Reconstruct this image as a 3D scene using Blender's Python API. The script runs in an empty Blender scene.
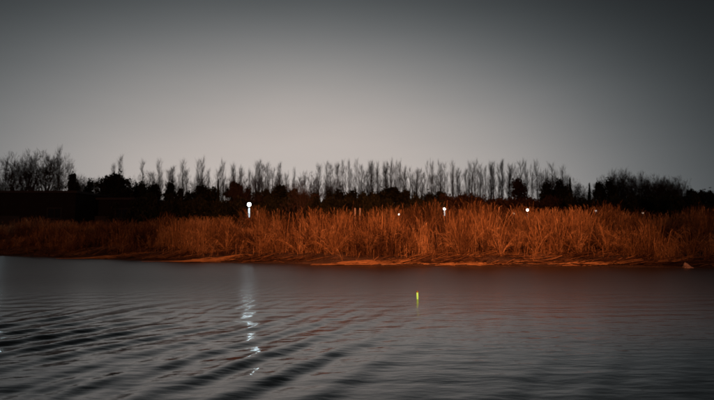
import bpy, math, random
import numpy as np
from mathutils import Vector, Matrix

random.seed(11)
rng = np.random.default_rng(11)
R = math.radians
scene = bpy.context.scene
C = scene.collection

# ------------------------------------------------------------------ camera
EYE = 1.6
HORIZ = 32.0            # the horizon lies this far below the picture's middle (714 wide)
F = 539.0
cam = bpy.data.cameras.new('camera')
cam.sensor_width = 36.0
cam.lens = 36.0 * F / 714.0
cam.clip_start = 0.05
cam.clip_end = 9000
cam_o = bpy.data.objects.new('camera', cam)
C.objects.link(cam_o)
cam_o.location = (0, 0, EYE)
cam_o.rotation_euler = (R(90) + math.atan(HORIZ / F), 0, 0)
scene.camera = cam_o
cam.dof.use_dof = True                         # a phone focused on the float, the far bank a touch soft
cam.dof.focus_distance = 11.0
cam.dof.aperture_fstop = 1.15

# ------------------------------------------------------------------ night sky with the glow of a town over the horizon
world = bpy.data.worlds.new('World')
scene.world = world
world.use_nodes = True
nt = world.node_tree
nt.nodes.clear()
def wn(t, **k):
    n = nt.nodes.new(t)
    for a, b in k.items():
        setattr(n, a, b)
    return n
def wm(op, a, b=None):
    n = wn('ShaderNodeMath', operation=op)
    for i, v in enumerate((a, b)):
        if v is None:
            continue
        if isinstance(v, (int, float)):
            n.inputs[i].default_value = v
        else:
            nt.links.new(v, n.inputs[i])
    return n.outputs[0]
tc = wn('ShaderNodeTexCoord')
nrm = wn('ShaderNodeVectorMath', operation='NORMALIZE')
nt.links.new(tc.outputs['Generated'], nrm.inputs[0])
sep = wn('ShaderNodeSeparateXYZ')
nt.links.new(nrm.outputs[0], sep.inputs[0])
GA = R(-6.0)                                    # compass bearing of the town
dot = wm('ADD', wm('MULTIPLY', sep.outputs['X'], math.sin(GA)), wm('MULTIPLY', sep.outputs['Y'], math.cos(GA)))
zz = wm('MULTIPLY', wm('MULTIPLY', sep.outputs['Z'], sep.outputs['Z']), 0.9)
ex = wm('MULTIPLY', wm('POWER', wm('MAXIMUM', wm('ADD', wm('SUBTRACT', 1.0, dot), zz), 0.0), 1.6), -18.0)
glow = wm('MULTIPLY', wm('EXPONENT', ex), 0.475)
# thin uneven high haze
mp = wn('ShaderNodeMapping')
mp.inputs['Scale'].default_value = (1.0, 1.0, 4.0)
nt.links.new(nrm.outputs[0], mp.inputs['Vector'])
ns = wn('ShaderNodeTexNoise')
ns.inputs['Scale'].default_value = 2.2
ns.inputs['Detail'].default_value = 4
nt.links.new(mp.outputs[0], ns.inputs['Vector'])
glow = wm('MULTIPLY', glow, wm('ADD', wm('MULTIPLY', ns.outputs['Fac'], 0.22), 0.89))
ramp = wn('ShaderNodeMix', data_type='RGBA')
ramp.inputs['A'].default_value = (0.82, 1.0, 1.09, 1)
ramp.inputs['B'].default_value = (1.12, 1.0, 0.93, 1)
nt.links.new(wm('MINIMUM', wm('POWER', wm('MULTIPLY', glow, 2.3), 0.6), 1.0), ramp.inputs['Factor'])
vs = wn('ShaderNodeVectorMath', operation='SCALE')
nt.links.new(ramp.outputs['Result'], vs.inputs[0])
nt.links.new(glow, vs.inputs['Scale'])
sky = wn('ShaderNodeTexSky', sky_type='NISHITA')
sky.sun_disc = False
sky.sun_elevation = R(-12)
sky.sun_rotation = R(160)
sk = wn('ShaderNodeVectorMath', operation='SCALE')
sk.inputs['Scale'].default_value = 0.01
nt.links.new(sky.outputs['Color'], sk.inputs[0])
ad = wn('ShaderNodeVectorMath', operation='ADD')
nt.links.new(vs.outputs[0], ad.inputs[0])
nt.links.new(sk.outputs[0], ad.inputs[1])
ad2 = wn('ShaderNodeVectorMath', operation='ADD')
ad2.inputs[1].default_value = (0.009, 0.0105, 0.0115)
nt.links.new(ad.outputs[0], ad2.inputs[0])
bg = wn('ShaderNodeBackground')
nt.links.new(ad2.outputs[0], bg.inputs['Color'])
wo = wn('ShaderNodeOutputWorld')
nt.links.new(bg.outputs[0], wo.inputs['Surface'])

scene.view_settings.view_transform = 'Standard'
scene.view_settings.look = 'None'
scene.view_settings.exposure = 0.0
scene.view_settings.gamma = 1.0
scene.view_settings.use_curve_mapping = False
scene.cycles.use_denoising = True
scene.cycles.max_bounces = 6
scene.cycles.sample_clamp_indirect = 6.0

# ------------------------------------------------------------------ helpers
def px(x, y, D):
    """a direction in the picture (714 wide) followed to depth D"""
    return ((x - 357.0) / F * D, D, EYE + (200.0 + HORIZ - y) / F * D)

class MB:
    def __init__(s):
        s.v, s.f, s.n, s.t = [], [], 0, []
    def add(s, verts, faces, tone=0.5):
        s.v.extend(verts)
        s.f.extend([tuple(i + s.n for i in f) for f in faces])
        s.t.extend([tone] * len(faces))
        s.n += len(verts)
    def box(s, c, size, tone=0.5, rz=0.0):
        x, y, z = (q / 2 for q in size)
        ca, sa = math.cos(rz), math.sin(rz)
        vs_ = [(c[0] + i * x * ca - j * y * sa, c[1] + i * x * sa + j * y * ca, c[2] + k * z)
               for i in (-1, 1) for j in (-1, 1) for k in (-1, 1)]
        s.add(vs_, [(0, 1, 3, 2), (4, 6, 7, 5), (0, 4, 5, 1), (2, 3, 7, 6), (0, 2, 6, 4), (1, 5, 7, 3)], tone)
    def tube(s, pts, rad, n=6, tone=0.5, cap=True):
        pts = [Vector(p) for p in pts]
        ring = []
        for i, p in enumerate(pts):
            d = (pts[min(i + 1, len(pts) - 1)] - pts[max(i - 1, 0)])
            d = d.normalized() if d.length > 1e-9 else Vector((0, 0, 1))
            a = d.cross(Vector((0.31, 0.95, 0.02)))
            if a.length < 1e-3:
                a = d.cross(Vector((1, 0, 0)))
            a.normalize()
            b = d.cross(a)
            for k in range(n):
                t = 2 * math.pi * k / n
                ring.append(tuple(p + (a * math.cos(t) + b * math.sin(t)) * rad[i]))
        fs = []
        for i in range(len(pts) - 1):
            for k in range(n):
                fs.append((i * n + k, i * n + (k + 1) % n, (i + 1) * n + (k + 1) % n, (i + 1) * n + k))
        if cap:
            fs.append(tuple(range(n - 1, -1, -1)))
            fs.append(tuple((len(pts) - 1) * n + k for k in range(n)))
        s.add(ring, fs, tone)
    def lathe(s, prof, n=16, c=(0, 0, 0), tone=0.5):
        s.tube([(c[0], c[1], c[2] + z + i * 1e-6) for i, (r, z) in enumerate(prof)], [max(r, 1e-4) for r, z in prof], n, tone)
    def mesh(s, name):
        m = bpy.data.meshes.new(name)
        m.from_pydata(s.v, [], s.f)
        a = m.attributes.new('tone', 'FLOAT', 'FACE')
        a.data.foreach_set('value', np.array(s.t, dtype=np.float32))
        return m

def from_np(name, V, Fq, tone=None):
    m = bpy.data.meshes.new(name)
    V = np.asarray(V, dtype=np.float32)
    Fq = np.asarray(Fq, dtype=np.int32)
    k = Fq.shape[1]
    m.vertices.add(len(V)); m.vertices.foreach_set('co', V.ravel())
    m.loops.add(Fq.size); m.loops.foreach_set('vertex_index', Fq.ravel())
    m.polygons.add(len(Fq))
    m.polygons.foreach_set('loop_start', np.arange(0, Fq.size, k, dtype=np.int32))
    m.polygons.foreach_set('loop_total', np.full(len(Fq), k, dtype=np.int32))
    m.update(calc_edges=True)
    if tone is not None:
        a = m.attributes.new('tone', 'FLOAT', 'FACE')
        a.data.foreach_set('value', np.asarray(tone, dtype=np.float32))
    return m

def link(name, mesh, mat=None, parent=None, smooth=False):
    if isinstance(mesh, MB):
        mesh = mesh.mesh(name)
    o = bpy.data.objects.new(name, mesh)
    C.objects.link(o)
    if mat is not None and len(mesh.materials) == 0:
        mesh.materials.append(mat)
    if parent is not None:
        o.parent = parent
    if smooth:
        mesh.polygons.foreach_set('use_smooth', np.ones(len(mesh.polygons), dtype=bool))
    return o
def tag(o, label=None, cat=None, group=None, kind=None):
    for k, v in (('label', label), ('category', cat), ('group', group), ('kind', kind)):
        if v:
            o[k] = v
    return o
def empty(name, loc=(0, 0, 0), rz=0.0):
    o = bpy.data.objects.new(name, None)
    o.empty_display_size = 0.2
    C.objects.link(o)
    o.location = loc
    o.rotation_euler = (0, 0, rz)
    return o
def copy_tree(root, loc, rz=0.0, sc=(1, 1, 1)):
    r = root.copy(); C.objects.link(r)
    r.location = loc; r.rotation_euler = (0, 0, rz); r.scale = sc
    for ch in root.children:
        c = ch.copy(); C.objects.link(c); c.parent = r
        for g in ch.children:
            d = g.copy(); C.objects.link(d); d.parent = c
    return r

# ------------------------------------------------------------------ materials
def mat_tone(name, stops, rough=0.8, scale=6.0, namt=0.35, bump=0.0, spec=0.3, transl=0.0, coord='Object'):
    """colour ramp driven by a per-piece tone plus noise"""
    m = bpy.data.materials.new(name); m.use_nodes = True
    t = m.node_tree; b = t.nodes['Principled BSDF']
    at = t.nodes.new('ShaderNodeAttribute'); at.attribute_name = 'tone'
    tcn = t.nodes.new('ShaderNodeTexCoord')
    no = t.nodes.new('ShaderNodeTexNoise'); no.inputs['Scale'].default_value = scale; no.inputs['Detail'].default_value = 5
    t.links.new(tcn.outputs[coord], no.inputs['Vector'])
    m1 = t.nodes.new('ShaderNodeMath'); m1.operation = 'MULTIPLY_ADD'
    m1.inputs[1].default_value = namt; m1.inputs[2].default_value = -namt / 2
    t.links.new(no.outputs['Fac'], m1.inputs[0])
    m2 = t.nodes.new('ShaderNodeMath'); m2.operation = 'ADD'
    t.links.new(m1.outputs[0], m2.inputs[0]); t.links.new(at.outputs['Fac'], m2.inputs[1])
    r = t.nodes.new('ShaderNodeValToRGB')
    el = r.color_ramp.elements
    while len(el) < len(stops):
        el.new(0.5)
    for e, (p, c) in zip(el, stops):
        e.position = p; e.color = (*c, 1)
    t.links.new(m2.outputs[0], r.inputs['Fac'])
    t.links.new(r.outputs['Color'], b.inputs['Base Color'])
    b.inputs['Roughness'].default_value = rough
    b.inputs['Specular IOR Level'].default_value = spec
    if bump:
        bp = t.nodes.new('ShaderNodeBump'); bp.inputs['Strength'].default_value = bump
        t.links.new(no.outputs['Fac'], bp.inputs['Height']); t.links.new(bp.outputs[0], b.inputs['Normal'])
    return m

def mat_emit(name, col, strength):
    m = bpy.data.materials.new(name); m.use_nodes = True
    t = m.node_tree; b = t.nodes['Principled BSDF']
    no = t.nodes.new('ShaderNodeTexNoise'); no.inputs['Scale'].default_value = 9
    mr = t.nodes.new('ShaderNodeMapRange')
    mr.inputs['To Min'].default_value = strength * 0.9; mr.inputs['To Max'].default_value = strength * 1.1
    t.links.new(no.outputs['Fac'], mr.inputs['Value'])
    t.links.new(mr.outputs[0], b.inputs['Emission Strength'])
    b.inputs['Base Color'].default_value = (col[0] * 0.3, col[1] * 0.3, col[2] * 0.3, 1)
    b.inputs['Emission Color'].default_value = (*col, 1)
    return m

M = {}
M['reed'] = mat_tone('dry_reed', [(0.0, (0.025, 0.013, 0.008)), (0.3, (0.11, 0.06, 0.03)), (0.65, (0.40, 0.25, 0.11)), (1.0, (0.62, 0.46, 0.27))], 0.75, 1.2, 0.35)
M['bark'] = mat_tone('bark', [(0.0, (0.035, 0.028, 0.022)), (0.5, (0.075, 0.06, 0.05)), (1.0, (0.14, 0.12, 0.1))], 0.9, 4.0, 0.6, 0.4)
M['twig'] = mat_tone('bare_twig', [(0.0, (0.04, 0.03, 0.025)), (0.5, (0.08, 0.06, 0.05)), (1.0, (0.13, 0.10, 0.08))], 0.9, 3.0, 0.4)
M['leaf'] = mat_tone('evergreen_leaf', [(0.0, (0.012, 0.018, 0.010)), (0.5, (0.03, 0.042, 0.02)), (1.0, (0.055, 0.065, 0.03))], 0.7, 2.0, 0.4)
M['brownleaf'] = mat_tone('withered_leaf', [(0.0, (0.03, 0.02, 0.014)), (0.5, (0.07, 0.045, 0.03)), (1.0, (0.12, 0.08, 0.05))], 0.8, 2.0, 0.4)
M['concrete'] = mat_tone('unlit_shed_wall', [(0.0, (0.012, 0.012, 0.012)), (0.5, (0.022, 0.021, 0.02)), (1.0, (0.04, 0.038, 0.036))], 0.9, 1.5, 0.5, 0.2)  # near-black wall colour stands for lamplight not reaching the sheds
M['roof'] = mat_tone('dark_sheet_roof', [(0.0, (0.03, 0.03, 0.032)), (0.5, (0.055, 0.055, 0.06)), (1.0, (0.09, 0.09, 0.09))], 0.6, 2.0, 0.5)
M['door'] = mat_tone('dark_painted_steel', [(0.0, (0.03, 0.035, 0.04)), (1.0, (0.08, 0.085, 0.09))], 0.5, 3.0, 0.4)
M['glass'] = mat_tone('unlit_glass', [(0.0, (0.01, 0.012, 0.014)), (1.0, (0.03, 0.03, 0.03))], 0.12, 3.0, 0.3, spec=0.5)
M['pole'] = mat_tone('grey_painted_metal', [(0.0, (0.2, 0.2, 0.2)), (1.0, (0.35, 0.35, 0.35))], 0.45, 5.0, 0.5)
M['whitepost'] = mat_tone('white_painted_post', [(0.0, (0.6, 0.58, 0.54)), (1.0, (0.85, 0.84, 0.8))], 0.5, 8.0, 0.5)
M['stone'] = mat_tone('pale_stone', [(0.0, (0.25, 0.2, 0.17)), (0.5, (0.42, 0.37, 0.34)), (1.0, (0.6, 0.55, 0.52))], 0.8, 5.0, 0.7, 0.5)
M['wood'] = mat_tone('weathered_wood', [(0.0, (0.1, 0.07, 0.05)), (1.0, (0.3, 0.22, 0.16))], 0.85, 5.0, 0.7, 0.4)

# ground
gm = bpy.data.materials.new('muddy_ground'); gm.use_nodes = True
t = gm.node_tree; b = t.nodes['Principled BSDF']
tcn = t.nodes.new('ShaderNodeTexCoord')
n1 = t.nodes.new('ShaderNodeTexNoise'); n1.inputs['Scale'].default_value = 0.9; n1.inputs['Detail'].default_value = 9
n2 = t.nodes.new('ShaderNodeTexNoise'); n2.inputs['Scale'].default_value = 14; n2.inputs['Detail'].default_value = 6
t.links.new(tcn.outputs['Object'], n1.inputs['Vector']); t.links.new(tcn.outputs['Object'], n2.inputs['Vector'])
rp = t.nodes.new('ShaderNodeValToRGB')
for i, (p, c) in enumerate([(0.3, (0.035, 0.024, 0.017)), (0.5, (0.075, 0.052, 0.036)), (0.7, (0.22, 0.155, 0.105))]):
    if i > 1:
        rp.color_ramp.elements.new(p)
    rp.color_ramp.elements[i].position = p; rp.color_ramp.elements[i].color = (*c, 1)
mxn = t.nodes.new('ShaderNodeMath'); mxn.operation = 'MULTIPLY_ADD'; mxn.inputs[1].default_value = 0.5
hf = t.nodes.new('ShaderNodeMath'); hf.operation = 'MULTIPLY'; hf.inputs[1].default_value = 0.5
t.links.new(n2.outputs['Fac'], mxn.inputs[0]); t.links.new(n1.outputs['Fac'], hf.inputs[0]); t.links.new(hf.outputs[0], mxn.inputs[2])
t.links.new(mxn.outputs[0], rp.inputs['Fac']); t.links.new(rp.outputs['Color'], b.inputs['Base Color'])
bp = t.nodes.new('ShaderNodeBump'); bp.inputs['Strength'].default_value = 0.8; bp.inputs['Distance'].default_value = 0.08
t.links.new(n2.outputs['Fac'], bp.inputs['Height']); t.links.new(bp.outputs[0], b.inputs['Normal'])
b.inputs['Roughness'].default_value = 0.9
M['ground'] = gm

# water
wmat = bpy.data.materials.new('night_water'); wmat.use_nodes = True
t = wmat.node_tree; b = t.nodes['Principled BSDF']
b.inputs['Base Color'].default_value = (0.042, 0.037, 0.029, 1)
b.inputs['IOR'].default_value = 1.6
geo = t.nodes.new('ShaderNodeNewGeometry'); sp = t.nodes.new('ShaderNodeSeparateXYZ')
t.links.new(geo.outputs['Position'], sp.inputs[0])
mr = t.nodes.new('ShaderNodeMapRange'); mr.interpolation_type = 'SMOOTHSTEP'      # wind ripples roughen the open river away from the sheltered near bank
mr.inputs['From Min'].default_value = 6.5; mr.inputs['From Max'].default_value = 19.0
mr.inputs['To Min'].default_value = 0.09; mr.inputs['To Max'].default_value = 0.36
t.links.new(sp.outputs['Y'], mr.inputs['Value']); t.links.new(mr.outputs[0], b.inputs['Roughness'])
tcn = t.nodes.new('ShaderNodeTexCoord')
mpn = t.nodes.new('ShaderNodeMapping'); mpn.inputs['Rotation'].default_value = (0, 0, R(-12)); mpn.inputs['Scale'].default_value = (0.55, 1.5, 1)
t.links.new(tcn.outputs['Object'], mpn.inputs['Vector'])
n1 = t.nodes.new('ShaderNodeTexNoise'); n1.inputs['Scale'].default_value = 3.6; n1.inputs['Detail'].default_value = 3; n1.inputs['Roughness'].default_value = 0.5
t.links.new(mpn.outputs[0], n1.inputs['Vector'])
bp = t.nodes.new('ShaderNodeBump'); bp.inputs['Strength'].default_value = 1.0; bp.inputs['Distance'].default_value = 0.009
t.links.new(n1.outputs['Fac'], bp.inputs['Height']); t.links.new(bp.outputs[0], b.inputs['Normal'])
M['water'] = wmat

# ------------------------------------------------------------------ terrain and water
SX = np.array([-3000, -120, -60, -24, -17, -9.6, 0, 8.5, 16, 40, 120, 3000.])
SY = np.array([75, 70, 52, 36, 33, 29.2, 26.2, 25.2, 24.2, 22, 21, 21.])
def vnoise(x, y, seed=0):
    """smooth value noise in -1..1 (works on arrays)"""
    x = np.asarray(x, dtype=np.float64); y = np.asarray(y, dtype=np.float64)
    xi = np.floor(x).astype(np.int64); yi = np.floor(y).astype(np.int64)
    fx = x - xi; fy = y - yi
    fx = fx * fx * (3 - 2 * fx); fy = fy * fy * (3 - 2 * fy)
    def h(a, c):
        n = (a * 374761393 + c * 668265263 + seed * 1442695041) & 0x7fffffff
        n = ((n ^ (n >> 13)) * 1274126177) & 0x7fffffff
        n = n ^ (n >> 16)
        return (n & 0xffff) / 32767.5 - 1
    return (h(xi, yi) * (1 - fx) + h(xi + 1, yi) * fx) * (1 - fy) + (h(xi, yi + 1) * (1 - fx) + h(xi + 1, yi + 1) * fx) * fy
def shore(x):
    x = np.asarray(x, dtype=np.float64)
    return np.interp(x, SX, SY) + 0.45 * vnoise(x / 3.1, x * 0 + 0.5, 3) + 0.18 * vnoise(x / 0.8, x * 0 + 7.5, 4)
PT = np.array([-40, -6, -1.5, 0.0, 0.35, 0.9, 1.3, 2.2, 6, 12, 20, 60, 5000.])
PZ = np.array([-2.0, -1.2, -0.35, -0.015, 0.07, 0.12, 0.32, 0.42, 0.62, 0.8, 0.9, 0.9, 0.9])
def ground_z(x, y):
    x = np.asarray(x, dtype=np.float64); y = np.asarray(y, dtype=np.float64)
    t_ = y - shore(x)
    z = np.interp(t_, PT, PZ)
    z = z + np.clip(t_ / 1.2, 0, 1) * (0.07 * vnoise(x / 1.3, y / 1.3, 5) + 0.05 * vnoise(x / 0.45, y / 0.45, 6)) * np.where(t_ < 40, 1, 0)
    near = np.interp(y, [-5000, -30, -4, 0.8, 1.6, 2.4, 3.2], [1.4, 1.4, 0.8, 0.45, 0.15, -0.35, -1.2])
    return np.where(y < 3.2, np.maximum(near, -1.2), np.maximum(z, -2.0))
def gz(x, y):
    return float(ground_z(np.array([x]), np.array([y]))[0])

def grid_mesh(name, xs, ys, zf):
    X, Y = np.meshgrid(xs, ys)
    Z = zf(X, Y)
    V = np.stack([X.ravel(), Y.ravel(), Z.ravel()], 1)
    nx, ny = len(xs), len(ys)
    i = np.arange(ny - 1)[:, None] * nx + np.arange(nx - 1)[None, :]
    Fq = np.stack([i, i + 1, i + nx + 1, i + nx], -1).reshape(-1, 4)
    return from_np(name, V, Fq)
xs = np.concatenate([[-4000, -1500, -600, -250, -120, -80, -60, -50, -42, -36], np.arange(-32, 26.01, 0.22), [30, 36, 44, 60, 90, 150, 300, 700, 1600, 4000]])
ys = np.concatenate([[-4000, -800, -150, -40, -15, -6, -3, -1.5], np.arange(-0.8, 3.3, 0.4), [6, 12, 17, 20], np.arange(22, 42, 0.2), np.arange(42, 60, 1.0), [65, 75, 90, 120, 200, 400, 900, 2000, 5000]])
tag(link('ground', grid_mesh('ground', xs, ys, ground_z), M['ground'], smooth=True), kind='structure')

def wave(X, Y):
    nl = math.hypot(0.88, 0.47)
    u = (0.88 * X - 0.47 * Y) / nl
    w = (0.47 * X + 0.88 * Y) / nl
    u = u + 0.2 * vnoise(X / 2.4, Y / 2.4, 21) + 0.02 * vnoise(X / 0.7, Y / 0.7, 22)
    env = np.clip(1.0 - 0.2 * (X - (-0.6)), 0.12, 1.15) * np.clip((15 - Y) / 8, 0.06, 1.0)
    env = env * np.clip(0.7 + 0.75 * vnoise(u / 1.9, w / 2.6, 23), 0.08, 1.4)
    ph = 2 * math.pi * u / 0.78
    z = env * 0.0135 * (np.sin(ph) - 0.25 * np.sin(2 * ph))
    z += env * 0.005 * np.sin(2 * math.pi * u / 1.45 + 1.7 + 1.5 * vnoise(w / 2, u / 2, 24))
    z += np.clip(0.4 + 0.8 * vnoise(u / 1.3, w / 1.6, 30), 0, 1) * np.clip(1 - 0.12 * X, 0.2, 1.4) * 0.0028 * np.sin(2 * math.pi * (u + 0.25 * w) / 0.36 + 2 * vnoise(X / 1.1, Y / 1.1, 31))
    # a cross swell running towards the bank, seen as short dark dashes
    v = 0.12 * X - Y + 0.35 * vnoise(X / 2.3, Y / 2.3, 25)
    e2 = np.clip(0.5 + 0.9 * vnoise(X / 1.7, Y / 2.2, 26), 0, 1) * np.clip(np.abs(0.2 - 0.11 * X) + 0.15, 0.2, 1.0)
    z += e2 * 0.0038 * np.sin(2 * math.pi * v / 0.62)
    z += 0.0022 * vnoise(X / 0.75, Y / 0.36, 27) + 0.0004 * vnoise(X / 0.3, Y / 0.16, 28)
    z += 0.004 * vnoise(X / 2.8, Y / 1.3, 29) * np.clip(Y / 10, 0.3, 1)
    return z
# spacing follows the distance, so near ripples are finely cut
yy = [1.2]
while yy[-1] < 48:
    yy.append(yy[-1] + min(0.22, max(0.022, 0.0055 * yy[-1])))
yy = np.array(yy + [55, 65, 80, 100])
xx = [0.0]
while xx[-1] < 26:
    xx.append(xx[-1] + min(0.2, 0.03 + 0.004 * xx[-1]))
xx = np.array(xx + [32, 45, 70, 150, 500, 1500, 4000])
xx = np.concatenate([-xx[:0:-1], xx])
tag(link('water', grid_mesh('water', xx, yy, wave), M['water'], smooth=True), kind='structure')

# ------------------------------------------------------------------ street lamp on the near bank (its sodium light falls across the water)
def sodium_lamp(loc, aim, lab):
    root = empty('street_lamp', loc)
    tag(root, lab, 'street lamp', 'street lamps on the near bank')
    p = MB(); p.tube([(0, 0, -0.1), (0, 0, 4), (0, 0, 8.2), (0, 0.5, 8.7), (0, 1.3, 8.9)], [0.11, 0.09, 0.06, 0.05, 0.04], 10)
    pole = link('pole', p, M['pole'], root, True)
    bpl = MB(); bpl.lathe([(0.2, -0.05), (0.2, 0.06), (0.13, 0.3), (0.11, 0.5)], 12)
    link('base', bpl, M['pole'], root)
    h = MB(); h.lathe([(0.05, 0.16), (0.17, 0.12), (0.22, 0.02), (0.2, -0.02)], 14, (0, 1.5, 8.88))
    head = link('lamp_head', h, M['pole'], root, True)
    l = MB(); l.lathe([(0.19, -0.02), (0.17, -0.07), (0.1, -0.1)], 14, (0, 1.5, 8.88))
    link('lens', l, mat_emit('sodium_lens', (1.0, 0.38, 0.08), 30), head, True)
    ld = bpy.data.lights.new('lamp_beam', 'SPOT')
    ld.energy = LAMP_W; ld.color = (1.0, 0.275, 0.10); ld.spot_size = R(LAMP_CONE); ld.spot_blend = 1.0
    ld.shadow_soft_size = 0.2
    lo = bpy.data.objects.new('lamp_beam', ld); C.objects.link(lo)
    lo.parent = root
    lo.location = (0, 1.5, 8.6)
    d = Vector(aim) - (Vector(loc) + Vector((0, 1.5, 8.6)))
    lo.rotation_euler = d.to_track_quat('-Z', 'Y').to_euler()
for lx, LAMP_W, LAMP_CONE, lab in [(4.0, 68000.0, 45.0, 'tall grey sodium street lamp on the near bank straight behind the angler'),
                                   (-22.0, 10000.0, 90.0, 'added unseen sodium street lamp on the near bank facing the sheds'),  # this lamp and the next are added, unseen, to light the reeds' dim ends
                                   (30.0, 9000.0, 95.0, 'added unseen sodium street lamp on the near bank facing the leafless thicket')]:
    sodium_lamp((lx, -9.0, gz(lx, -9)), (lx * 0.9 - 0.6, 33, 1.5), lab)

# ------------------------------------------------------------------ path lamps beyond the reeds
def path_lamp(x, y, D, r, col, strength, label, column=0.0, tilt=0.0, colstr=None):
    p = px(x, y, D)
    z0 = gz(p[0], p[1])
    root = empty('path_lamp', (p[0], p[1], z0))
    tag(root, label, 'lamp', 'lamps along the far path')
    H = p[2] - z0
    m = MB(); m.tube([(0, 0, -0.1), (0, 0, H * 0.5), (0, 0, H - r * 0.9)], [0.06, 0.05, 0.035], 8)
    link('pole', m, M['pole'], root, True)
    m = MB(); m.lathe([(0.11, -0.05), (0.11, 0.05), (0.065, 0.18)], 10)
    link('base', m, M['pole'], root)
    m = MB()
    m.lathe([(r * math.sin(math.pi * k / 10), H - r * math.cos(math.pi * k / 10)) for k in range(11)], 14)
    gl = link('globe', m, mat_emit('lamp_globe', col, strength), root, True)
    m = MB(); m.lathe([(r * 0.35, H + r * 0.95), (r * 0.3, H + r * 1.05), (r * 0.1, H + r * 1.15)], 12)
    link('cap', m, M['pole'], gl)
    m = MB(); m.lathe([(0.04, H - r * 1.35), (r * 0.35, H - r * 1.1), (r * 0.35, H - r * 0.95)], 12)
    link('collar', m, M['pole'], gl)
    if column:
        m = MB(); m.lathe([(0.05, H - r * 2.2 - column), (0.07, H - r * 2.2 - column * 0.95), (0.07, H - r * 2.2 - column * 0.05), (0.05, H - r * 2.2)], 10)
        link('streak_tube', m, mat_emit('streak_glow', col, colstr or strength * 0.5), root, True)  # glowing tube added to draw the bright streak below the globe
    return root
COOL, WARM, NEUT = (0.72, 0.93, 1.0), (1.0, 0.86, 0.68), (1.0, 0.97, 0.93)
path_lamp(249, 204.5, 45, 0.15, COOL, 34, 'bright blue white globe lamp on a post, glittering down the water', 0.75, colstr=1.6)
path_lamp(-4.2, 205, 46, 0.15, COOL, 22, 'blue white globe lamp beside the long flat roofed shed')
path_lamp(444.5, 209, 60, 0.115, NEUT, 22, 'white globe lamp with a warm glowing streak under it', 0.5, colstr=1.0)
path_lamp(527.5, 210, 58, 0.12, NEUT, 16, 'bright white globe lamp beside a dim warm one')
path_lamp(399, 214.5, 47, 0.075, WARM, 9, 'small lone warm globe lamp just above the reed tops')
path_lamp(514, 213.5, 52, 0.09, (1.0, 0.6, 0.35), 0.9, 'dim warm globe lamp next to a bright white one')
path_lamp(596, 211, 60, 0.10, (1.0, 0.9, 0.8), 0.8, 'small pale globe lamp before the gap in the trees')
path_lamp(643, 213, 60, 0.09, (1.0, 0.7, 0.5), 0.5, 'faint globe lamp before the brown leafless thicket')

def white_post(x, y, D, h):
    p = px(x, y, D)
    z0 = gz(p[0], p[1]); H = p[2] - z0
    root = empty('marker_post', (p[0], p[1], z0))
    m = MB(); m.lathe([(0.065, -0.1), (0.065, H - 0.08), (0.04, H)], 8)
    link('post', m, M['whitepost'], root)
    m = MB(); m.lathe([(0.07, H - 0.75), (0.07, H - 0.65)], 8)
    link('reflector_band', m, M['door'], root)
    tag(root, 'pale thin marker post rising out of the reed tops', 'post', 'marker posts behind the reeds')
for x in (257.5, 355, 360):
    white_post(x, 208.0 if x > 300 else 210.5, 44, 1.0)

# ------------------------------------------------------------------ sheds on the far left
def shed(x0, x1, ytop, D, depth, label, ndoor):
    a = px(x0, ytop, D); c = px(x1, ytop, D)
    cx = (a[0] + c[0]) / 2; W = c[0] - a[0]
    z0 = gz(cx, D); H = a[2] - z0
    root = empty('storage_shed', (cx, D + depth / 2, z0), 0)
    tag(root, label, 'shed', 'flat roofed sheds beyond the reeds')
    m = MB(); m.box((0, 0, (H - 0.3) / 2 - 0.15), (W - 0.5, depth - 0.5, H))
    wall = link('wall', m, M['concrete'], root)
    m = MB()
    m.box((0, 0, H - 0.14), (W, depth, 0.26))
    roof = link('roof', m, M['roof'], root)
    n = int(W / 1.2)
    m = MB()
    for i in range(n):
        m.box((-W / 2 + (i + 0.5) * W / n, 0, H + 0.01), (0.06, depth - 0.1, 0.05))
    link('roof_ribs', m, M['roof'], roof)
    nb = max(3, int(W / 4.2))
    for i in range(nb):
        x = -W / 2 + (i + 0.5) * W / nb
        if i in ndoor:
            m = MB(); m.box((x, -depth / 2 + 0.22, 1.3), (2.4, 0.08, 2.6))
            d = link('door', m, M['door'], root)
            m = MB(); m.box((x + 0.8, -depth / 2 + 0.15, 1.15), (0.06, 0.06, 0.3))
            link('handle', m, M['pole'], d)
        else:
            m = MB(); m.box((x, -depth / 2 + 0.235, 2.9), (1.5, 0.05, 1.1))
            w = link('window', m, M['glass'], root)
            m = MB()
            for (ox, oz, sx, sz) in ((0, 0.59, 1.7, 0.1), (0, -0.59, 1.7, 0.1), (-0.8, 0, 0.1, 1.08), (0.8, 0, 0.1, 1.08), (0, 0, 0.06, 1.08)):
                m.box((x + ox, -depth / 2 + 0.20, 2.9 + oz), (sx, 0.09, sz))
            link('frame', m, M['door'], w)
    return root
shed(-60, 76, 190.5, 62, 9, 'taller long black flat roofed shed with bare trees rising behind', (1, 4))
shed(95, 147, 197.5, 66, 8, 'lower black flat roofed shed beneath dense evergreen trees', (0,))

# ------------------------------------------------------------------ trees
def rvec(s=1.0):
    return Vector((random.uniform(-1, 1), random.uniform(-1, 1), random.uniform(-1, 1))) * s

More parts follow.
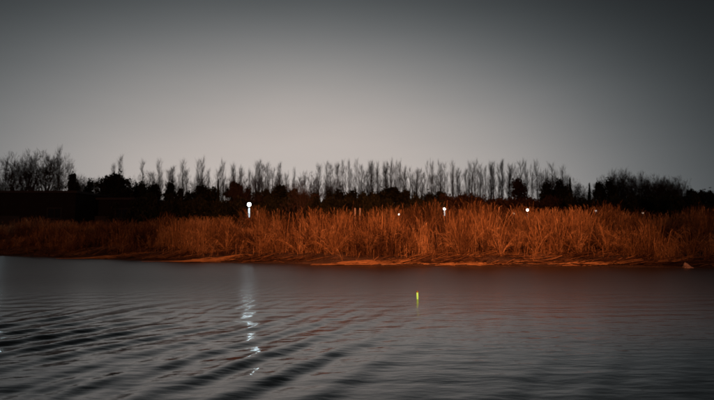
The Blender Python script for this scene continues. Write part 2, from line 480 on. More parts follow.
def make_poplar(H, nb, seed, lean=0.15, thick=1.0):
    random.seed(seed)
    root = empty('bare_poplar_tree')
    bend = [Vector((0, 0, 0))]
    N = 8
    for i in range(1, N + 1):
        bend.append(Vector((bend[-1].x + random.uniform(-lean, lean), bend[-1].y + random.uniform(-lean, lean), H * i / N)))
    def at(h):
        f = max(0, min(N - 1e-4, h / H * N)); i = int(f); return bend[i].lerp(bend[i + 1], f - i)
    m = MB()
    m.tube([Vector((0, 0, -0.3))] + bend, [0.19 * thick] + [0.17 * thick * (1 - i / N) ** 0.8 + 0.008 for i in range(N + 1)], 6, 0.5)
    link('trunk', m, M['bark'], root, True)
    c = MB()
    for k in range(nb):
        f = random.uniform(0.16, 0.97)
        p = at(f * H)
        a = random.uniform(0, 2 * math.pi)
        L = (0.9 + 2.4 * (1 - f) ** 0.7) * random.uniform(0.6, 1.25) * (0.6 if f < 0.3 else 1)
        out = Vector((math.cos(a), math.sin(a), 0))
        d0 = (out * random.uniform(0.35, 0.62) + Vector((0, 0, 1))).normalized()
        d1 = (out * random.uniform(0.12, 0.35) + Vector((0, 0, 1))).normalized()
        q1 = p + d0 * L * 0.5
        q2 = q1 + d1 * L * 0.6
        r0 = 0.028 * (1 - f * 0.6)
        tone = random.uniform(0.2, 0.8)
        c.tube([p, q1, q2], [r0, r0 * 0.65, 0.006], 3, tone, False)
        for j in range(random.randint(5, 9)):
            g = random.uniform(0.25, 1.0)
            s = p.lerp(q1, g * 2) if g < 0.5 else q1.lerp(q2, g * 2 - 1)
            l2 = random.uniform(0.4, 1.1)
            d = (d1 + rvec(0.5)).normalized()
            e = s + d * l2 * 0.6
            e2 = e + (d + Vector((0, 0, 0.35))).normalized() * l2 * 0.5
            c.tube([s, e, e2], [0.011, 0.008, 0.0035], 3, tone, False)
    link('crown', c, M['twig'], root)
    return root

def make_spreading(H, W, seed, levels=5):
    """leafless broad crown"""
    random.seed(seed)
    root = empty('bare_broad_tree')
    tr, cr = MB(), MB()
    def grow(p, d, L, r, lv):
        n = 3
        pts = [p]; q = p; dd = d
        for i in range(n):
            dd = (dd + rvec(0.22) + Vector((0, 0, 0.06))).normalized()
            q = q + dd * L / n; pts.append(q)
        rad = [r * (1 - 0.45 * i / n) for i in range(n + 1)]
        (tr if lv < 1 else cr).tube(pts, rad, 6 if lv < 2 else 3, random.uniform(0.2, 0.8), False)
        if lv >= levels:
            return
        for k in range(random.randint(3, 5) if lv else 8):
            f = random.uniform(0.35, 1.0) if lv else random.uniform(0.45, 1.0)
            i = min(n - 1, int(f * n)); s = pts[i].lerp(pts[i + 1], f * n - i)
            a = rvec().normalized()
            nd = (dd * 0.75 + a * (0.75 if lv else 0.6) * (W / H * 1.4) + Vector((0, 0, 0.12))).normalized()
            grow(s, nd, L * random.uniform(0.5, 0.7), max(0.009, rad[i] * 0.5), lv + 1)
    grow(Vector((0, 0, -0.2)), Vector((0, 0, 1)), H * 0.5, H * 0.02, 0)
    link('trunk', tr, M['bark'], root, True)
    link('crown', cr, M['twig'], root)
    return root

def make_dense(H, W, seed, nleaf, mat, name, lobes=9, base=0.02, shape='round', size=(0.11, 0.27)):
    """trunk and limbs with leaf clumps spread through several lobes"""
    random.seed(seed); g = np.random.default_rng(seed)
    root = empty(name)
    m = MB(); m.tube([(0, 0, -0.3), (random.uniform(-.1, .1), 0, H * 0.4), (random.uniform(-.2, .2), 0.1, H * 0.9)], [H * 0.022, H * 0.016, H * 0.004], 6)
    cs = []
    for k in range(lobes):
        f = base + 0.1 + (0.86 - base) * (k + random.random()) / lobes
        if shape == 'round':
            wr = W * 0.5 * max(0.25, math.sqrt(max(0.05, 1 - ((f - 0.45) / 0.58) ** 2)))
        elif shape == 'column':
            wr = W * 0.5 * (1 - max(0, f - 0.6) ** 1.5 * 1.6)
        else:
            wr = W * 0.5 * max(0.12, 1.02 - f)
        a = k * 2.4 + random.random()
        rr = wr * random.uniform(0.25, 0.55)
        cs.append((math.cos(a) * rr, math.sin(a) * rr, f * H, wr * random.uniform(0.55, 0.8), H / lobes * random.uniform(0.9, 1.5)))
        m.tube([(0, 0, f * H * 0.85), (math.cos(a) * rr, math.sin(a) * rr, f * H)], [H * 0.008, 0.01], 4)
    link('trunk', m, M['bark'], root)
    cs = np.array(cs)
    idx = g.integers(0, lobes, nleaf)
    d = g.normal(size=(nleaf, 3)); d /= np.linalg.norm(d, axis=1, keepdims=True)
    rad = g.random(nleaf) ** 0.5 * (1 + 0.3 * np.abs(g.normal(size=nleaf)) * (g.random(nleaf) < 0.45))
    P = cs[idx, :3] + d * rad[:, None] * cs[idx][:, [3, 3, 4]]
    P[:, 2] = np.maximum(P[:, 2], 0.05)
    u = g.normal(size=(nleaf, 3)); u[:, 2] += 0.4; u /= np.linalg.norm(u, axis=1, keepdims=True)
    v = np.cross(u, g.normal(size=(nleaf, 3))); v /= np.linalg.norm(v, axis=1, keepdims=True)
    s = g.uniform(size[0], size[1], nleaf)[:, None]
    V = np.stack([P - u * s, P + v * s * 0.45, P + u * s, P - v * s * 0.45], 1).reshape(-1, 3)
    Fq = np.arange(nleaf * 4).reshape(-1, 4)
    tone = np.clip(g.normal(0.5, 0.2, nleaf) + (g.random(lobes)[idx] - 0.5) * 0.5, 0, 1)
    link('crown', from_np('crown', V, Fq, tone), mat, root)
    return root

used = {}
def real_h(protos):
    out = []
    for r in protos:
        z_ = np.array([v.co.z for c in r.children if c.name.startswith('crown') for v in c.data.vertices])
        out.append(float(np.percentile(z_, 97.5)))
    return out
def place(protos, k, x, D, H, sxy, proto_h, label, cat, group, rz=None):
    """first use moves the prototype itself, later uses copy it"""
    pr = protos[k]
    X = (x - 357.0) / F * D
    loc = (X, D, gz(X, D) - 0.02)
    sc = (sxy, sxy, H / proto_h[k])
    rz = random.uniform(0, 6.28) if rz is None else rz
    if pr.name not in used:
        used[pr.name] = 1
        o = pr; o.location = loc; o.rotation_euler = (0, 0, rz); o.scale = sc
    else:
        o = copy_tree(pr, loc, rz, sc)
    tag(o, label, cat, group)
    return o
def top_h(y, D):
    return EYE + (200.0 + HORIZ - y) / F * D - 0.9

def zone(x):
    for lim, s_ in ((76, 'behind the taller flat roofed shed'), (150, 'behind the lower flat roofed shed'), (225, 'between the sheds and the blue white lamp'),
                    (275, 'close behind the blue white lamp'), (330, 'behind the small reddish tree'), (385, 'behind the paired marker posts'), (425, 'behind the small lone warm lamp'),
                    (480, 'behind the white lamp with the glowing streak'), (540, 'behind the paired bright and dim lamps'), (585, 'between the lamp pair and the gap in the trees'),
                    (622, 'behind the small pale lamp'), (672, 'behind the faint lamp')):
        if x < lim:
            return s_
    return 'past the end of the leafless thicket'
PH = [15, 16, 14, 16, 15, 13]
POP = [make_poplar(PH[i], [85, 110, 75, 120, 60, 95][i], 40 + i, 0.14, [1, 1.1, .9, 1.1, .8, .9][i]) for i in range(6)]
PH = real_h(POP)
random.seed(5)
# skyline of the poplar rows: picture x -> top y
EX = [-40, 0, 20, 60, 116, 150, 185, 215, 231, 262, 285, 305, 340, 380, 420, 470, 500, 525, 555, 585, 615, 650, 690, 730, 780]
EYT = [155, 152, 156, 152, 158, 163, 166, 161, 160, 161, 168, 173, 164, 163, 167, 166, 165, 166, 168, 178, 170, 178, 186, 190, 192]
fixed = [5, 11, 57, 112, 118, 149, 153, 168, 172, 184, 186, 200, 202, 216, 219, 231, 234, 243, 253, 258, 262, 266, 270, 275, 281]
px_list = fixed + [288, 299, 303, 312, 319, 326, 331, 336, 341, 345, 350, 355, 360, 364, 369, 374, 379, 383, 388, 392, 397, 401, 406, 411, 415, 420, 425, 430, 436, 440, 445, 451, 456, 461, 466, 471, 475, 481, 485, 490, 495, 499, 503, 508, 512, 517, 522, 527, 533, 540, 546, 550, 555, 560, 565, 571, 577, 612, 620, 640]
px_list += [-12, -24, -36, 728, 745]
px_list += [337 + 6.1 * q for q in range(34)] + [140, 160, 178, 195, 208, 224, 239, 250, 260, 268, 279, 293]
for i, x in enumerate(px_list):
    D = (random.choice([112, 118, 126, 134]) if i < 90 else random.uniform(150, 185)) + random.uniform(-2, 2)
    yt = np.interp(x, EX, EYT) + random.uniform(-5, 10)
    k = random.randrange(6)
    lab, grp = 'slender bare poplar ' + zone(x), 'bare poplars in rows'
    place(POP, k, x + random.uniform(-1, 1), D, top_h(yt, D), random.uniform(0.7, 1.5), PH, lab, 'tree', grp)

# dense evergreens (x, top y, half width in the picture)
DH = [8, 8, 7, 8, 7.5]
DEN = [make_dense(8, 3.2, 61, 5200, M['leaf'], 'evergreen_tree', 10),
       make_dense(8, 2.6, 62, 4600, M['leaf'], 'evergreen_tree', 9, shape='column'),
       make_dense(7, 3.6, 63, 5200, M['leaf'], 'evergreen_tree', 11),
       make_dense(8, 2.8, 64, 4200, M['leaf'], 'evergreen_tree', 8, shape='cone'),
       make_dense(7.5, 3.0, 65, 4200, M['leaf'], 'evergreen_tree', 7)]
DH = real_h(DEN)
DW = [3.2, 2.6, 3.6, 2.8, 3.0]
EV = [(72, 174, 6, 0), (88, 180, 5, 1), (103, 177, 8, 2), (113, 174, 9, 0), (123, 177, 8, 4), (135, 184, 6, 1), (143, 182, 6, 4), (155, 184, 7, 0),
      (168, 184, 6, 1), (178, 189, 6, 2), (190, 191, 6, 4), (202, 185, 10, 0), (211, 187, 6, 2), (218, 183, 4, 3), (233, 182, 9, 0), (238, 186, 6, 2), (247, 187, 5, 1),
      (255, 191, 5, 4), (264, 189, 6, 2), (272, 190, 6, 4), (280, 185, 9, 0), (290, 189, 8, 4), (303, 194, 7, 2), (314, 192, 8, 0), (329, 191, 5, 1),
      (341, 190, 8, 4), (351, 190, 8, 0), (361, 192, 7, 2), (369, 193, 6, 1), (381, 190, 8, 4), (392, 187, 11, 0), (403, 190, 9, 2), (415, 193, 5, 3),
      (428, 192, 8, 4), (440, 191, 8, 0), (545, 184, 6, 1), (553, 188, 6, 4), (563, 181, 6, 1), (571, 181, 5, 3), (590, 186, 5, 3), (600, 182, 6, 0),
      (612, 180, 6, 1), (692, 189, 7, 0), (700, 191, 6, 1), (709, 191, 7, 4), (722, 191, 8, 0), (738, 190, 8, 2)]
for i, (x, y, hw, k) in enumerate(EV):
    D = random.uniform(72, 84)
    s = 2 * hw / F * D / DW[k] * 1.4
    lab, grp = 'dense dark evergreen tree ' + zone(x), 'evergreen trees'
    place(DEN, k, x, D, top_h(y + 3, D), s, DH, lab, 'tree', grp)

# boxy brown tree
bx = make_dense(9, 4.0, 71, 6500, M['brownleaf'], 'withered_tree', 12, shape='column')
bx2 = [bx]
D = 92
place(bx2, 0, 520, D, top_h(178, D), 2 * 10 / F * D / 4.0, [9], 'square crowned brown withered tree taller than the hedge beside it', 'tree', None)

# low brown hedge shrubs and dark understorey between the trunks
SHB = [make_dense(4, 4.2, 81, 3200, M['leaf'], 'dark_shrub', 8), make_dense(4, 4.6, 82, 3000, M['leaf'], 'dark_shrub', 7), make_dense(3.6, 4.0, 83, 2600, M['leaf'], 'dark_shrub', 6)]
SHH = [4, 4, 3.6]
BSH = [make_dense(5, 5.0, 84, 3600, M['brownleaf'], 'brown_shrub', 9), make_dense(5, 4.6, 85, 3200, M['brownleaf'], 'brown_shrub', 8)]
x = -30.0
while x < 745:
    D = random.uniform(62, 74)
    if 76 < x < 95 or x < 60:
        x += 9; continue
    if 442 < x < 560:
        y = np.interp(x, [442, 500, 560], [195, 199, 198]) + random.uniform(-2, 3)
        place(BSH, random.randrange(2), x, D, top_h(y, D), random.uniform(0.55, 0.8), [5, 5], 'dull brown hedge shrub ' + zone(x), 'shrub', 'brown hedge shrubs')
        x += random.uniform(6, 10)
    else:
        y = random.uniform(196, 203) - (3 if x > 600 else 0)
        place(SHB, random.randrange(3), x, D, top_h(y, D), random.uniform(0.5, 0.8), SHH, 'low dark shrub ' + zone(x), 'shrub', 'dark understorey shrubs')
        x += random.uniform(5, 8)

# broad bare trees: a group behind the tall shed, others along the right
BRH = [9, 9.5, 8]
BRD = [make_spreading(9, 6, 91), make_spreading(9.5, 5.5, 93), make_spreading(8, 7, 95)]
BRH = real_h(BRD)
random.seed(19)
for (x, y, k, s) in [(22, 157, 0, 1.0), (29, 153, 1, 1.15), (40, 156, 2, 1.1), (50, 160, 0, 1.0), (59, 163, 1, .85), (15, 166, 2, .8), (-14, 160, 0, 1.0), (2, 170, 1, 0.8), (83, 180, 2, 0.5)]:
    D = random.uniform(84, 94)
    place(BRD, k, x, D, top_h(y, D) * 1.0, s * 1.1, BRH, 'broad leafless tree behind the taller flat roofed shed', 'tree', 'broad bare trees behind the shed')
for q, x in enumerate([78, 86, 94, 106, 127, 139, 150, 160, 172, 182, 194, 208, 224, 254, 270, 286, 296, 310, 322, 334]):
    D = random.uniform(88, 100)
    place(BRD, q % 3, x + random.uniform(-3, 3), D, top_h(random.uniform(174, 184), D), random.uniform(0.5, 0.75), BRH, 'grey leafless tree among evergreens ' + zone(x), 'tree', 'bare trees among the evergreens')
D = 66
place(BRD, 2, 240, D, top_h(176, D), 0.8, BRH, 'fine twigged leafless tree rising over the blue white lamp', 'tree', None)
D = 52
place(BRD, 0, 302, D, top_h(186, D), 0.7, BRH, 'small reddish leafless tree close behind the tallest reeds', 'tree', None)
for (x, y, k, s) in [(548, 176, 0, .8), (560, 178, 1, .8), (575, 182, 2, .7), (590, 188, 2, .6), (604, 179, 0, .8), (614, 174, 1, .9), (622, 176, 0, .8), (631, 176, 2, .8), (640, 177, 1, .9),
                     (647, 179, 0, .8), (655, 178, 2, .9), (662, 178, 1, .8), (669, 179, 0, .9), (676, 181, 2, .8), (683, 186, 1, .7), (728, 188, 0, .8)]:
    for j in range(2):
        D = random.uniform(86, 104)
        place(BRD, (k + j) % 3, x + j * random.uniform(2, 6), D, top_h(y + j * 4, D), s * random.uniform(0.85, 1.05), BRH,
              'brownish leafless tree ' + zone(x), 'tree', 'leafless thicket trees')

# ------------------------------------------------------------------ reeds
def reed_arrays(bx_, by_, h, lean, az, wid, tone, g, leaves=3):
    """bx,by base points; returns verts, quads, tones for stems, leaves and plumes"""
    n = len(bx_)
    bz = ground_z(bx_, by_) - 0.05
    dirx, diry = np.cos(az), np.sin(az)
    sidea = g.uniform(-0.9, 0.9, n)            # blades face roughly any way
    sx, sy = np.cos(sidea), np.sin(sidea)
    Vs, Ts = [], []
    def strip(pts, ws, tn):
        # pts list of (x,y,z) arrays, ws list of half widths
        k = len(pts)
        V = np.zeros((len(pts[0][0]), k, 2, 3))
        for i, (p, w_) in enumerate(zip(pts, ws)):
            for j, sg in enumerate((-1, 1)):
                V[:, i, j, 0] = p[0] + sg * w_ * ssx
                V[:, i, j, 1] = p[1] + sg * w_ * ssy
                V[:, i, j, 2] = p[2]
        for i in range(k - 1):
            Q = np.stack([V[:, i, 0], V[:, i, 1], V[:, i + 1, 1], V[:, i + 1, 0]], 1)
            Vs.append(Q.reshape(-1, 3)); Ts.append(tn)
    ssx, ssy = sx, sy
    def pt(f):
        off = lean * h * f ** 1.6
        return (bx_ + dirx * off, by_ + diry * off, bz + h * f * np.sqrt(np.maximum(0.05, 1 - (lean * 0.8) ** 2 * f)))
    strip([pt(0), pt(0.45), pt(0.8), pt(1.0)], [wid * 0.5, wid * 0.45, wid * 0.35, wid * 0.15], tone)
    # plume
    off = lean * h
    p1 = pt(0.9); p2 = pt(1.0)
    dr = g.uniform(0.03, 0.16, n)
    p3 = (p2[0] + dirx * dr, p2[1] + diry * dr, p2[2] + g.uniform(0.03, 0.14, n))
    pw = g.uniform(0.006, 0.016, n) * (g.random(n) < 0.45)
    strip([p1, p2, p3], [pw * 0.3, pw, pw * 0.3], np.clip(tone + 0.08, 0, 1))
    for k in range(leaves):
        f = g.uniform(0.2, 0.85, n)
        p = pt(f)
        a = g.uniform(0, 2 * np.pi, n); L = g.uniform(0.25, 0.6, n)
        up = g.uniform(-0.3, 0.9, n)
        m_ = (p[0] + np.cos(a) * L * 0.5, p[1] + np.sin(a) * L * 0.5, p[2] + up * L * 0.45)
        e = (m_[0] + np.cos(a) * L * 0.45, m_[1] + np.sin(a) * L * 0.45, m_[2] + (up - 0.9) * L * 0.35)
        ssx, ssy = -np.sin(a) * 0.6 + 0.4 * sx, np.cos(a) * 0.6 + 0.4 * sy
        lw = g.uniform(0.006, 0.013, n)
        strip([p, m_, e], [lw * 0.7, lw, lw * 0.2], np.clip(tone + g.normal(0, 0.1, n), 0, 1))
    V = np.concatenate(Vs); T = np.concatenate(Ts)
    return V, T

g = np.random.default_rng(77)
n = 250000
X = g.uniform(-34, 26, n); tt = g.uniform(0.9, 14.5, n) ** 1.0
Y = shore(X) + tt
az_pic = X / Y                                    # nothing built far outside what could be seen
dens = np.interp(tt, [1, 3, 6, 9, 14], [-0.35, -0.2, -0.05, 0.12, 0.3]) + 1.15 * vnoise(X / 0.9, Y / 0.9, 31) + 0.85 * vnoise(X / 2.3, Y / 3.2, 32) + 0.45 * vnoise(X / 0.35, Y / 0.35, 38)
dens *= np.clip((tt - 0.7) / 2.0, 0.15, 1)
dens *= 1 - 0.97 * np.exp(-((((X - 0.148 * Y) / 0.75) ** 2) + ((tt - 5.0) / 8.0) ** 4))      # an opening
dens *= 1 - 0.75 * np.exp(-(((X + 6.6) / 1.0) ** 2 + ((tt - 3.0) / 4.0) ** 2))
keep = (g.random(n) < np.clip(dens, 0.02, 1)) & (np.abs(az_pic) < 0.8)
X, Y, tt = X[keep], Y[keep], tt[keep]
n = len(X)
hbase = np.interp(tt, [0.9, 2.5, 5, 9, 14.5], [0.8, 1.3, 1.75, 2.15, 2.35])
hvar = 0.88 + 0.27 * vnoise(X / 1.7, Y / 1.7, 33) + 0.16 * vnoise(X / 0.7, Y / 0.7, 34)
cen = np.interp(X / Y, [-0.7, -0.35, -0.12, 0.0, 0.25, 0.5, 0.7], [0.84, 0.86, 1.0, 1.08, 1.1, 1.02, 0.95])
cen = np.where((tt < 8) & (np.abs(X / Y + 0.2) < 0.06), cen * 0.85, cen)
h = hbase * hvar * cen * g.uniform(0.55, 1.12, n)
lodge = np.clip(vnoise(X / 0.9, Y / 0.9, 35) * 1.5 - 0.3, 0, 1)
az = vnoise(X / 2.5, Y / 2.5, 36) * 3.2 + g.normal(0, 1.4, n)
lean = np.clip(np.abs(g.normal(0.08, 0.13, n)) + lodge * g.uniform(0.3, 0.9, n), 0, 1.1)
tone = np.clip(0.42 + 0.42 * vnoise(X / 0.8, Y / 0.8, 37) + 0.2 * vnoise(X / 3, Y / 3, 39) + g.normal(0, 0.16, n), 0, 1)
wid = g.uniform(0.006, 0.016, n)

V, T = reed_arrays(X, Y, h, lean, az, wid, tone, g, 4)
o = link('reed_bed', from_np('reed_bed', V, np.arange(len(V)).reshape(-1, 4), T), M['reed'])
tag(o, 'dry standing reeds covering the far bank', 'reeds', kind='stuff')

# flattened dead reeds lying on the mud between the standing stems
n = 17000
X = g.uniform(-32, 24, n); tt = g.uniform(0.15, 6.0, n) ** 1.0
Y = shore(X) + tt
pm = np.clip(0.2 + 0.9 * vnoise(X / 2.2, Y / 0.9, 41), 0.04, 1)
keep = (g.random(n) < pm) & (np.abs(X / Y) < 0.85)
X, Y = X[keep], Y[keep]; n = len(X)
a = g.normal(0, 0.45, n) + 0.5 * vnoise(X / 1.5, Y / 1.5, 42)
L = g.uniform(0.35, 1.3, n); w = g.uniform(0.008, 0.02, n)
z0 = ground_z(X, Y) + g.uniform(0.0, 0.14, n)
x1 = X + np.cos(a) * L; y1 = Y + np.sin(a) * L * 0.6
z1 = np.maximum(ground_z(x1, y1), 0.0) + g.uniform(0.01, 0.3, n)
nx, ny = -np.sin(a) * w, np.cos(a) * w
V = np.stack([np.stack([X - nx, Y - ny, z0 - w * 0.5], 1), np.stack([X + nx, Y + ny, z0 + w * 0.5], 1), np.stack([x1 + nx, y1 + ny, z1 + w * 0.5], 1), np.stack([x1 - nx, y1 - ny, z1 - w * 0.5], 1)], 1).reshape(-1, 3)
T = np.clip(0.3 + 0.35 * vnoise(X / 1.2, Y / 0.6, 43) + g.normal(0, 0.15, n), 0, 1)
o = link('reed_litter', from_np('reed_litter', V, np.arange(len(V)).reshape(-1, 4), T), M['reed'])
tag(o, 'flattened dead reed stalks lying along the muddy water edge', 'reed litter', kind='stuff')

# single clumps that stand out of the bed
def reed_clump(x, t_, hgt, rad, nst, tn, label, group=None):
    # x: picture column, t_: metres back from the water line
    D = 28.0
    for _ in range(6):
        Xc = (x - 357.0) / F * D
        D = float(shore(np.array([Xc]))[0]) + t_
    Xc = (x - 357.0) / F * D
    gg = np.random.default_rng(int(x * 10) + 5)
    r = rad * 1.3 * np.abs(gg.normal(0, 0.6, nst)); a_ = gg.uniform(0, 6.283, nst)
    bx_, by_ = Xc + r * np.cos(a_), D + r * np.sin(a_) * 0.7
    h_ = hgt * gg.uniform(0.35, 1.08, nst)
    V, T = reed_arrays(bx_, by_, h_, np.clip(np.abs(gg.normal(0.10, 0.16, nst)) + 0.06 * r / rad, 0, 0.8), a_ + gg.normal(0, 1.3, nst),
                       gg.uniform(0.01, 0.022, nst), np.clip(tn - 0.1 + gg.normal(0, 0.18, nst), 0, 1), gg, 4)
    zc = gz(Xc, D)
    V = V - np.array([Xc, D, zc])
    # stems and plumes first (5 strips), then leaves
    root = empty('reed_clump', (Xc, D, zc))
    ns_ = nst * 4 * 5
    st_ = link('stems', from_np('stems', V[:ns_], np.arange(ns_).reshape(-1, 4), T[:nst * 5]), M['reed'], root)
    V2, T2 = V[ns_:], T[nst * 5:]
    lv_ = link('leaves', from_np('leaves', V2, np.arange(len(V2)).reshape(-1, 4), T2), M['reed'], root)
    st_['kind'] = 'stuff'; lv_['kind'] = 'stuff'
    tag(root, label, 'reeds', group)
for (x, t_, hg, rd, ns_, tn, lb) in [
        (123, 4.0, 1.75, 0.55, 110, 0.62, 'lone bright tuft of dry reeds below the lower shed'),
        (182, 3.5, 1.9, 0.7, 150, 0.66, 'pale upright reed clump before the gap between the sheds and the lamp'),
        (312, 3.5, 2.35, 1.0, 260, 0.66, 'tall bright reed clump in front of the small reddish tree'),
        (342, 4.0, 2.3, 0.9, 220, 0.64, 'tall bushy reed clump below the paired marker posts'),
        (380, 3.0, 2.2, 0.8, 200, 0.62, 'bright reed clump below the small lone warm lamp'),
        (424, 2.4, 2.1, 0.22, 36, 0.85, 'narrow pale sheaf of reeds at the edge of the dark opening'),
        (462, 3.0, 2.2, 0.9, 220, 0.58, 'orange reed clump just beyond the dark opening'),
        (488, 2.6, 2.3, 0.5, 120, 0.66, 'tall straight reed clump with pale stalks'),
        (545, 3.0, 2.2, 0.9, 230, 0.64, 'wide bright reed clump beyond the paired bright and dim lamps'),
        (568, 3.0, 2.15, 0.8, 200, 0.62, 'bright reed clump before the small pale lamp'),
        (648, 2.5, 1.8, 0.7, 150, 0.6, 'lit reed clump below the faint lamp')]:
    reed_clump(x, t_, hg, rd, ns_, tn, lb)

# arching dry bushes standing among the reeds
def make_bush(seed, H):
    random.seed(seed)
    root = empty('dry_bush')
    st, tw = MB(), MB()
    for k in range(26):
        a = random.uniform(0, 6.283); sp_ = random.uniform(0.15, 0.75)
        out = Vector((math.cos(a), math.sin(a), 0))
        L = H * random.uniform(0.6, 1.1)
        p = out * random.uniform(0, 0.12) + Vector((0, 0, -0.05)); pts = [p]; d = (out * sp_ + Vector((0, 0, 1))).normalized()
        for i in range(5):
            d = (d + out * 0.10 * sp_ + Vector((0, 0, -0.07 * sp_ * i)) + rvec(0.08)).normalized()
            p = p + d * L / 5; pts.append(p)
        tn = random.uniform(0.1, 0.9)
        st.tube(pts, [0.013, 0.012, 0.010, 0.008, 0.006, 0.003], 3, tn, False)
        for j in range(14):
            f = random.uniform(0.25, 1.0) * 4.99; i = int(f); q = pts[i].lerp(pts[i + 1], f - i)
            d2 = ((pts[i + 1] - pts[i]).normalized() + rvec(0.7)).normalized()
            l2 = random.uniform(0.12, 0.4)
            tw.tube([q, q + d2 * l2 * 0.6, q + (d2 + Vector((0, 0, -0.25))) * l2], [0.007, 0.006, 0.003], 3, min(1, tn + random.uniform(-0.15, 0.15)), False)
    o1 = link('stems', st, M['reed'], root); o2 = link('twigs', tw, M['reed'], root)
    o1['kind'] = 'stuff'; o2['kind'] = 'stuff'
    return root
BUSH = [make_bush(301, 2.1), make_bush(302, 2.0), make_bush(303, 1.8)]
random.seed(23)
for q, (x, t_, sc_) in enumerate([(60, 3, .8), (100, 4, .8), (150, 3, .8), (172, 5, .9), (200, 3, .8), (226, 4, .8), (262, 3, .85), (288, 3.5, 1.0), (300, 2.2, .8), (318, 2.6, 1.05), (334, 1.9, .8),
                                  (352, 3.2, 1.0), (368, 2.2, .85), (388, 2.4, .95), (404, 3.2, 1.0), (460, 2.2, .9), (470, 3.0, 1.0), (500, 2.0, .85), (516, 2.8, 1.0), (534, 2.0, .9),
                                  (556, 2.8, 1.0), (578, 2.2, .9), (606, 3, .9), (630, 2.2, .85), (662, 3, .9), (690, 2.5, .85)]):
    D = 28.0
    for _ in range(6):
        Xc = (x - 357.0) / F * D
        D = float(shore(np.array([Xc]))[0]) + t_
    Xc = (x - 357.0) / F * D
    if q < 3:
        o = BUSH[q]; o.location = (Xc, D, gz(Xc, D)); o.scale = (sc_,) * 3
    else:
        o = copy_tree(BUSH[q % 3], (Xc, D, gz(Xc, D)), random.uniform(0, 6.28), (sc_ * random.uniform(.9, 1.2), sc_ * random.uniform(.9, 1.2), sc_))
    tag(o, 'arching dry bush in the reeds ' + zone(x).replace('behind', 'below').replace('close below', 'below'), 'bush', 'dry bushes among the reeds')

# ------------------------------------------------------------------ things along the water's edge
def mat_of_reeds(x, t_, L, W_, nst, tn, label):
    D = 28.0
    for _ in range(6):
        Xc = (x - 357.0) / F * D
        D = float(shore(np.array([Xc]))[0]) + t_
    Xc = (x - 357.0) / F * D
    gg = np.random.default_rng(int(x) + 900)
    m = MB()
    zc = max(gz(Xc, D), 0.0)
    for i in range(nst):
        cx = gg.normal(0, L * 0.28); cy = gg.normal(0, W_ * 0.4)
        l = gg.uniform(0.4, 1.0) * L * 0.4; a = gg.normal(0, 0.16)
        def zz_(u, v):
            return max(gz(Xc + u, D + v), 0.0) - zc + 0.03 + 0.13 * math.exp(-(u / (L * 0.35)) ** 2 - (v / (W_ * 0.6)) ** 2) * gg.random() 
        p = [(cx - l * math.cos(a), cy - l * math.sin(a)), (cx, cy), (cx + l * math.cos(a), cy + l * math.sin(a))]
        r = gg.uniform(0.008, 0.016)
        m.tube([(u, v, zz_(u, v)) for u, v in p], [r, r, r * 0.6], 3, float(np.clip(tn + gg.normal(0, 0.12), 0, 1)), False)
    o = link('reed_mat', m, M['reed'])
    o.location = (Xc, D, zc)
    tag(o, label, 'reed mat')
for a_ in [(88, 2.2, 2.6, 0.5, 60, 0.6, 'pale raft of fallen reeds below the taller shed end'),
           (112, 0.5, 3.6, 0.35, 70, 0.6, 'long pale strip of washed up reeds at the water edge below the lower shed'),
           (212, 0.4, 4.2, 0.35, 80, 0.6, 'long pale strip of washed up reeds by the lamp glitter'),
           (365, 0.4, 2.8, 0.35, 70, 0.5, 'bright strip of washed up reeds under the paired marker posts'),
           (470, 0.4, 2.6, 0.3, 55, 0.55, 'washed up reed strip at the foot of the tall straight clump'),
           (590, 0.5, 3.0, 0.35, 60, 0.5, 'washed up reed strip below the small pale lamp')]:
    mat_of_reeds(*a_)

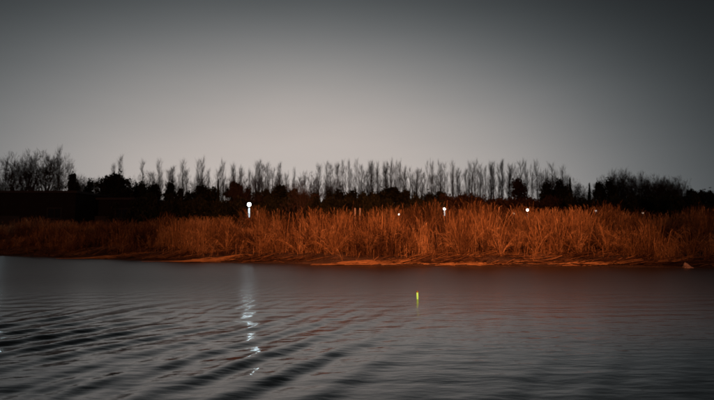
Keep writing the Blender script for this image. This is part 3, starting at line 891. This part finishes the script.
# pale lump
D = 24.6; Xc = (679 - 357) / F * D
D = float(shore(np.array([Xc]))[0]) + 0.12
gg = np.random.default_rng(3)
m = MB(); rows = 7; cols = 12; vs_ = []; fs = []
for i in range(rows):
    f = i / (rows - 1)
    rr = 0.19 * (1 - f) ** 0.8 + 0.012
    for j in range(cols):
        a = 2 * math.pi * j / cols
        k = rr * (1 + gg.normal(0, 0.13))
        vs_.append((k * math.cos(a) * 1.25 - 0.1 * f, k * math.sin(a) * 0.8, f * 0.27 - 0.05 + gg.normal(0, 0.015)))
for i in range(rows - 1):
    for j in range(cols):
        fs.append((i * cols + j, i * cols + (j + 1) % cols, (i + 1) * cols + (j + 1) % cols, (i + 1) * cols + j))
fs.append(tuple((rows - 1) * cols + j for j in range(cols)))
vs_ = [(x_ + 0.05 * math.sin(9 * z_ + 1), y_, z_ * (1 - 0.45 * max(0, min(1, x_ / 0.2)))) for x_, y_, z_ in vs_]
m.add(vs_, fs)
o = link('shore_stone', m, M['stone'])
o.location = (Xc, D, max(0, gz(Xc, D)))
tag(o, 'pale peaked stone standing on the mud at the water line', 'stone')

# ------------------------------------------------------------------ fishing float
D = 1.6 * F / (298.5 - 232)
Xc = (417 - 357) / F * D
wz = float(wave(np.array([Xc]), np.array([D]))[0])
root = empty('fishing_float', (Xc, D, wz))
tag(root, 'glowing yellow green fishing float standing upright in the water', 'fishing float')
root.rotation_euler = (0, R(-1.5), 0)
m = MB(); m.lathe([(0.004, -0.30), (0.012, -0.26), (0.026, -0.18), (0.028, -0.12), (0.016, -0.05), (0.01, -0.02)], 12)
link('body', m, M['door'], root, True)
m = MB(); m.lathe([(0.012, -0.03), (0.019, 0.0), (0.023, 0.08), (0.023, 0.16)], 12)
link('glow_stem', m, mat_emit('float_glow', (0.5, 0.82, 0.11), 0.75), root, True)
m = MB(); m.lathe([(0.024, 0.161), (0.026, 0.17), (0.026, 0.185), (0.012, 0.20)], 12)
link('tip_cap', m, mat_tone('float_cap', [(0.0, (0.14, 0.10, 0.02)), (1.0, (0.22, 0.17, 0.04))], 0.4), root, True)
